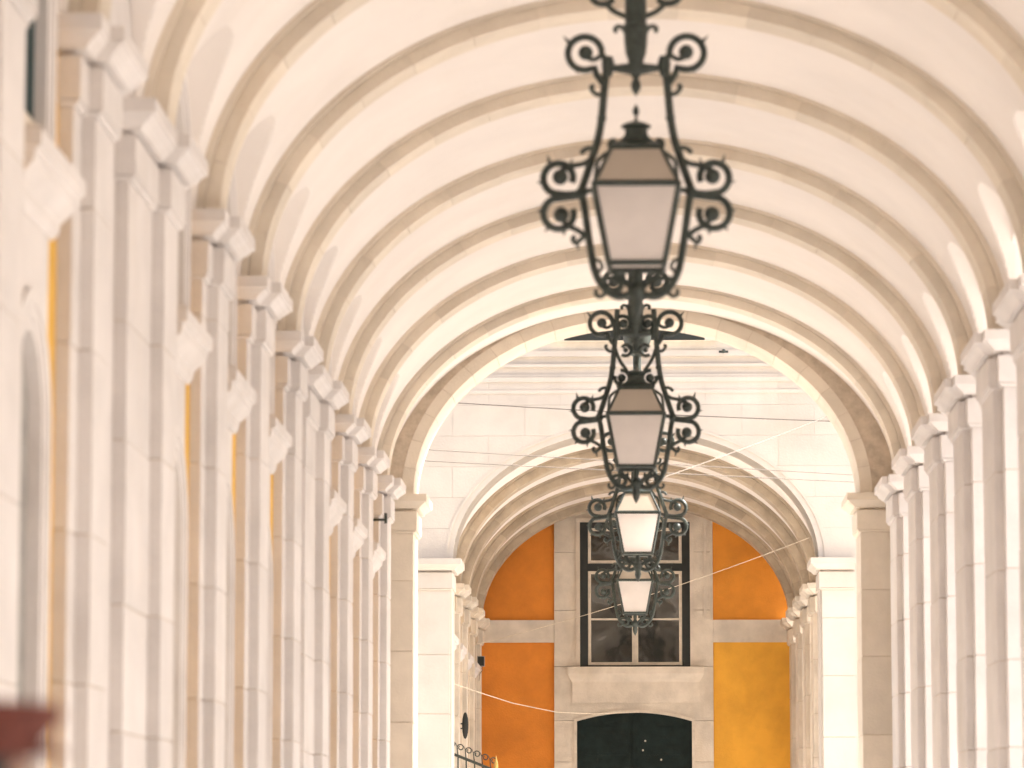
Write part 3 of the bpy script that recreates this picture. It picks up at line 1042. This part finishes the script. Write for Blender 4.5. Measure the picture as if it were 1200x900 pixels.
# =================================================================== passer-by at the left edge
def person(loc, rz):
    root = thing('person', 'blurred person in a flat dark reddish brown cap passing close by the wall side', 'person', None, loc)
    root.rotation_euler.z = rz
    V = [(0, 0, 0.93, .15, .11), (0, 0.0, 1.10, .145, .10), (0, 0.0, 1.28, .17, .11), (0, -0.01, 1.41, .12, .09), (0, 0.0, 1.48, .055, .055), (0, 0.012, 1.55, .058, .06), (0, 0.02, 1.63, .078, .095), (0, 0.01, 1.71, .07, .085)]
    E = [(0, 1), (1, 2), (2, 3), (3, 4), (4, 5), (5, 6), (6, 7)]
    def chain(st, pts):
        p = st
        for q in pts:
            V.append(q)
            E.append((p, len(V) - 1))
            p = len(V) - 1
        return p
    for s in (-1, 1):
        e = chain(3, [(s * .17, 0, 1.40, .06, .06), (s * .21, -.03 * s, 1.24, .05, .05), (s * .22, -.05 * s, 1.10, .042, .042), (s * .22, .06 - .05 * s, .95, .035, .035), (s * .22, .11 - .05 * s, .86, .028, .03)])
        w = e
        for f, (dx, L) in enumerate(((-.03, .075), (-.01, .085), (.01, .08), (.03, .065))):
            b = V[w]
            chain(w, [(b[0] + dx * .3, b[1] + .02 + dx * .6, b[2] - .06, .011, .011), (b[0] + dx * .3, b[1] + .025 + dx, b[2] - .06 - L * .5, .009, .009), (b[0], b[1] + .015 + dx, b[2] - .06 - L, .008, .008)])
        b = V[w]
        chain(w, [(b[0] - s * .02, b[1] + .04, b[2] - .03, .011, .011), (b[0] - s * .02, b[1] + .06, b[2] - .07, .009, .009)])
        chain(0, [(s * .09, 0, .86, .095, .1), (s * .10, .09 * s, .50, .062, .065), (s * .10, .10 * s - .05, .28, .055, .055), (s * .10, .13 * s - .08, .09, .042, .045), (s * .105, .13 * s - .04, .045, .042, .035), (s * .11, .13 * s + .10, .035, .04, .03)])
    me = bpy.data.meshes.new('body')
    me.from_pydata([v[:3] for v in V], E, [])
    o = bpy.data.objects.new('body', me)
    col.objects.link(o)
    o.parent = root
    bm = bmesh.new()
    bm.from_mesh(me)
    ly = bm.verts.layers.skin.verify()
    bm.verts.ensure_lookup_table()
    for i, v in enumerate(bm.verts):
        v[ly].radius = V[i][3:5]
        v[ly].use_root = (i == 0)
    bm.to_mesh(me)
    bm.free()
    o.modifiers.new('skin', 'SKIN')
    sb = o.modifiers.new('sub', 'SUBSURF')
    sb.levels = sb.render_levels = 2
    m = bpy.data.materials.new('skin_and_clothes')
    m.use_nodes = True
    N, L = m.node_tree.nodes, m.node_tree.links
    tc = N.new('ShaderNodeTexCoord')
    sp = N.new('ShaderNodeSeparateXYZ')
    L.new(tc.outputs['Object'], sp.inputs[0])
    mr = N.new('ShaderNodeMapRange')
    mr.inputs[2].default_value = 2.0
    L.new(sp.outputs['Z'], mr.inputs[0])
    cr = N.new('ShaderNodeValToRGB')
    cr.color_ramp.interpolation = 'CONSTANT'
    el = cr.color_ramp.elements
    el[0].color = (0.02, 0.015, 0.012, 1)
    el[1].position = 0.04
    el[1].color = (0.04, 0.045, 0.06, 1)
    for p, c in ((0.49, (0.10, 0.035, 0.03, 1)), (0.73, (0.36, 0.2, 0.14, 1))):
        e = el.new(p)
        e.color = c
    L.new(mr.outputs[0], cr.inputs[0])
    L.new(cr.outputs[0], N['Principled BSDF'].inputs['Base Color'])
    me.materials.append(m)
    M['hair'] = mat('dark_hair', (0.022, 0.013, 0.010), 0.6, 0.2, 40, 0.3)
    M['cap'] = mat('red_brown_felt', (0.10, 0.024, 0.016), 0.9, 0.15, 30, 0.3)
    def blob(name, m_, rings, n=20):
        mb = MB()
        mb.loft([[(rx * cos(2 * pi * j / n), cy + ry * sin(2 * pi * j / n), z) for j in range(n)] for z, rx, ry, cy in rings])
        return mb.build(name, m_, root, 60)
    blob('hair', 'hair', [(1.53, .05, .04, -.045), (1.57, .078, .075, -.035), (1.63, .088, .088, -.022), (1.69, .090, .100, -.010), (1.73, .085, .095, -.005), (1.75, .05, .06, 0)])
    cap = blob('cap', 'cap', [(1.675, .098, .112, 0.0), (1.69, .102, .116, 0.0), (1.72, .115, .135, 0.004), (1.75, .128, .155, 0.01), (1.772, .130, .158, 0.012), (1.785, .115, .140, 0.01), (1.79, .06, .08, 0.0)])
    mb = MB()
    pts = [(0.095 * cos(radians(a)), 0.10 + 0.075 * sin(radians(a)), 1.69 - 0.012 * sin(radians(a))) for a in range(0, 181, 12)]
    mb.loft([[(x, y, z) for x, y, z in pts] + [(-0.09, 0.05, 1.69), (0.09, 0.05, 1.69)], [(x, y, z + 0.012) for x, y, z in pts] + [(-0.09, 0.05, 1.702), (0.09, 0.05, 1.702)]])
    v_ = mb.build('visor', 'cap', cap, 40)
    # face
    mb = MB()
    mb.loft([[(-.012, .105, 1.655), (.012, .105, 1.655), (0, .09, 1.655)], [(-.017, .125, 1.61), (.017, .125, 1.61), (0, .09, 1.61)], [(-.012, .11, 1.60), (.012, .11, 1.60), (0, .09, 1.60)]])
    mb.build('nose', m, root, 60)
    for s in (-1, 1):
        MB().ball((s * .033, .098, 1.645), .012).build('eye', 'cream', root, 60)
        e_ = MB()
        e_.lathe([(.002, -.012), (.022, -.01), (.026, 0), (.02, .012), (.003, .012)], 12)
        me_ = e_.mesh('ear', 50)
        oe = put('ear', me_, m, root, (s * .085, 0.01, 1.635))
        oe.rotation_euler = (0, radians(90), 0)
    MB().box(-.024, .024, .095, .107, 1.574, 1.582).build('mouth', 'cap', root)
    return root
person((-1.335, 8.0, 0.0), radians(-62)).scale = (1.02, 1.02, 1.02)
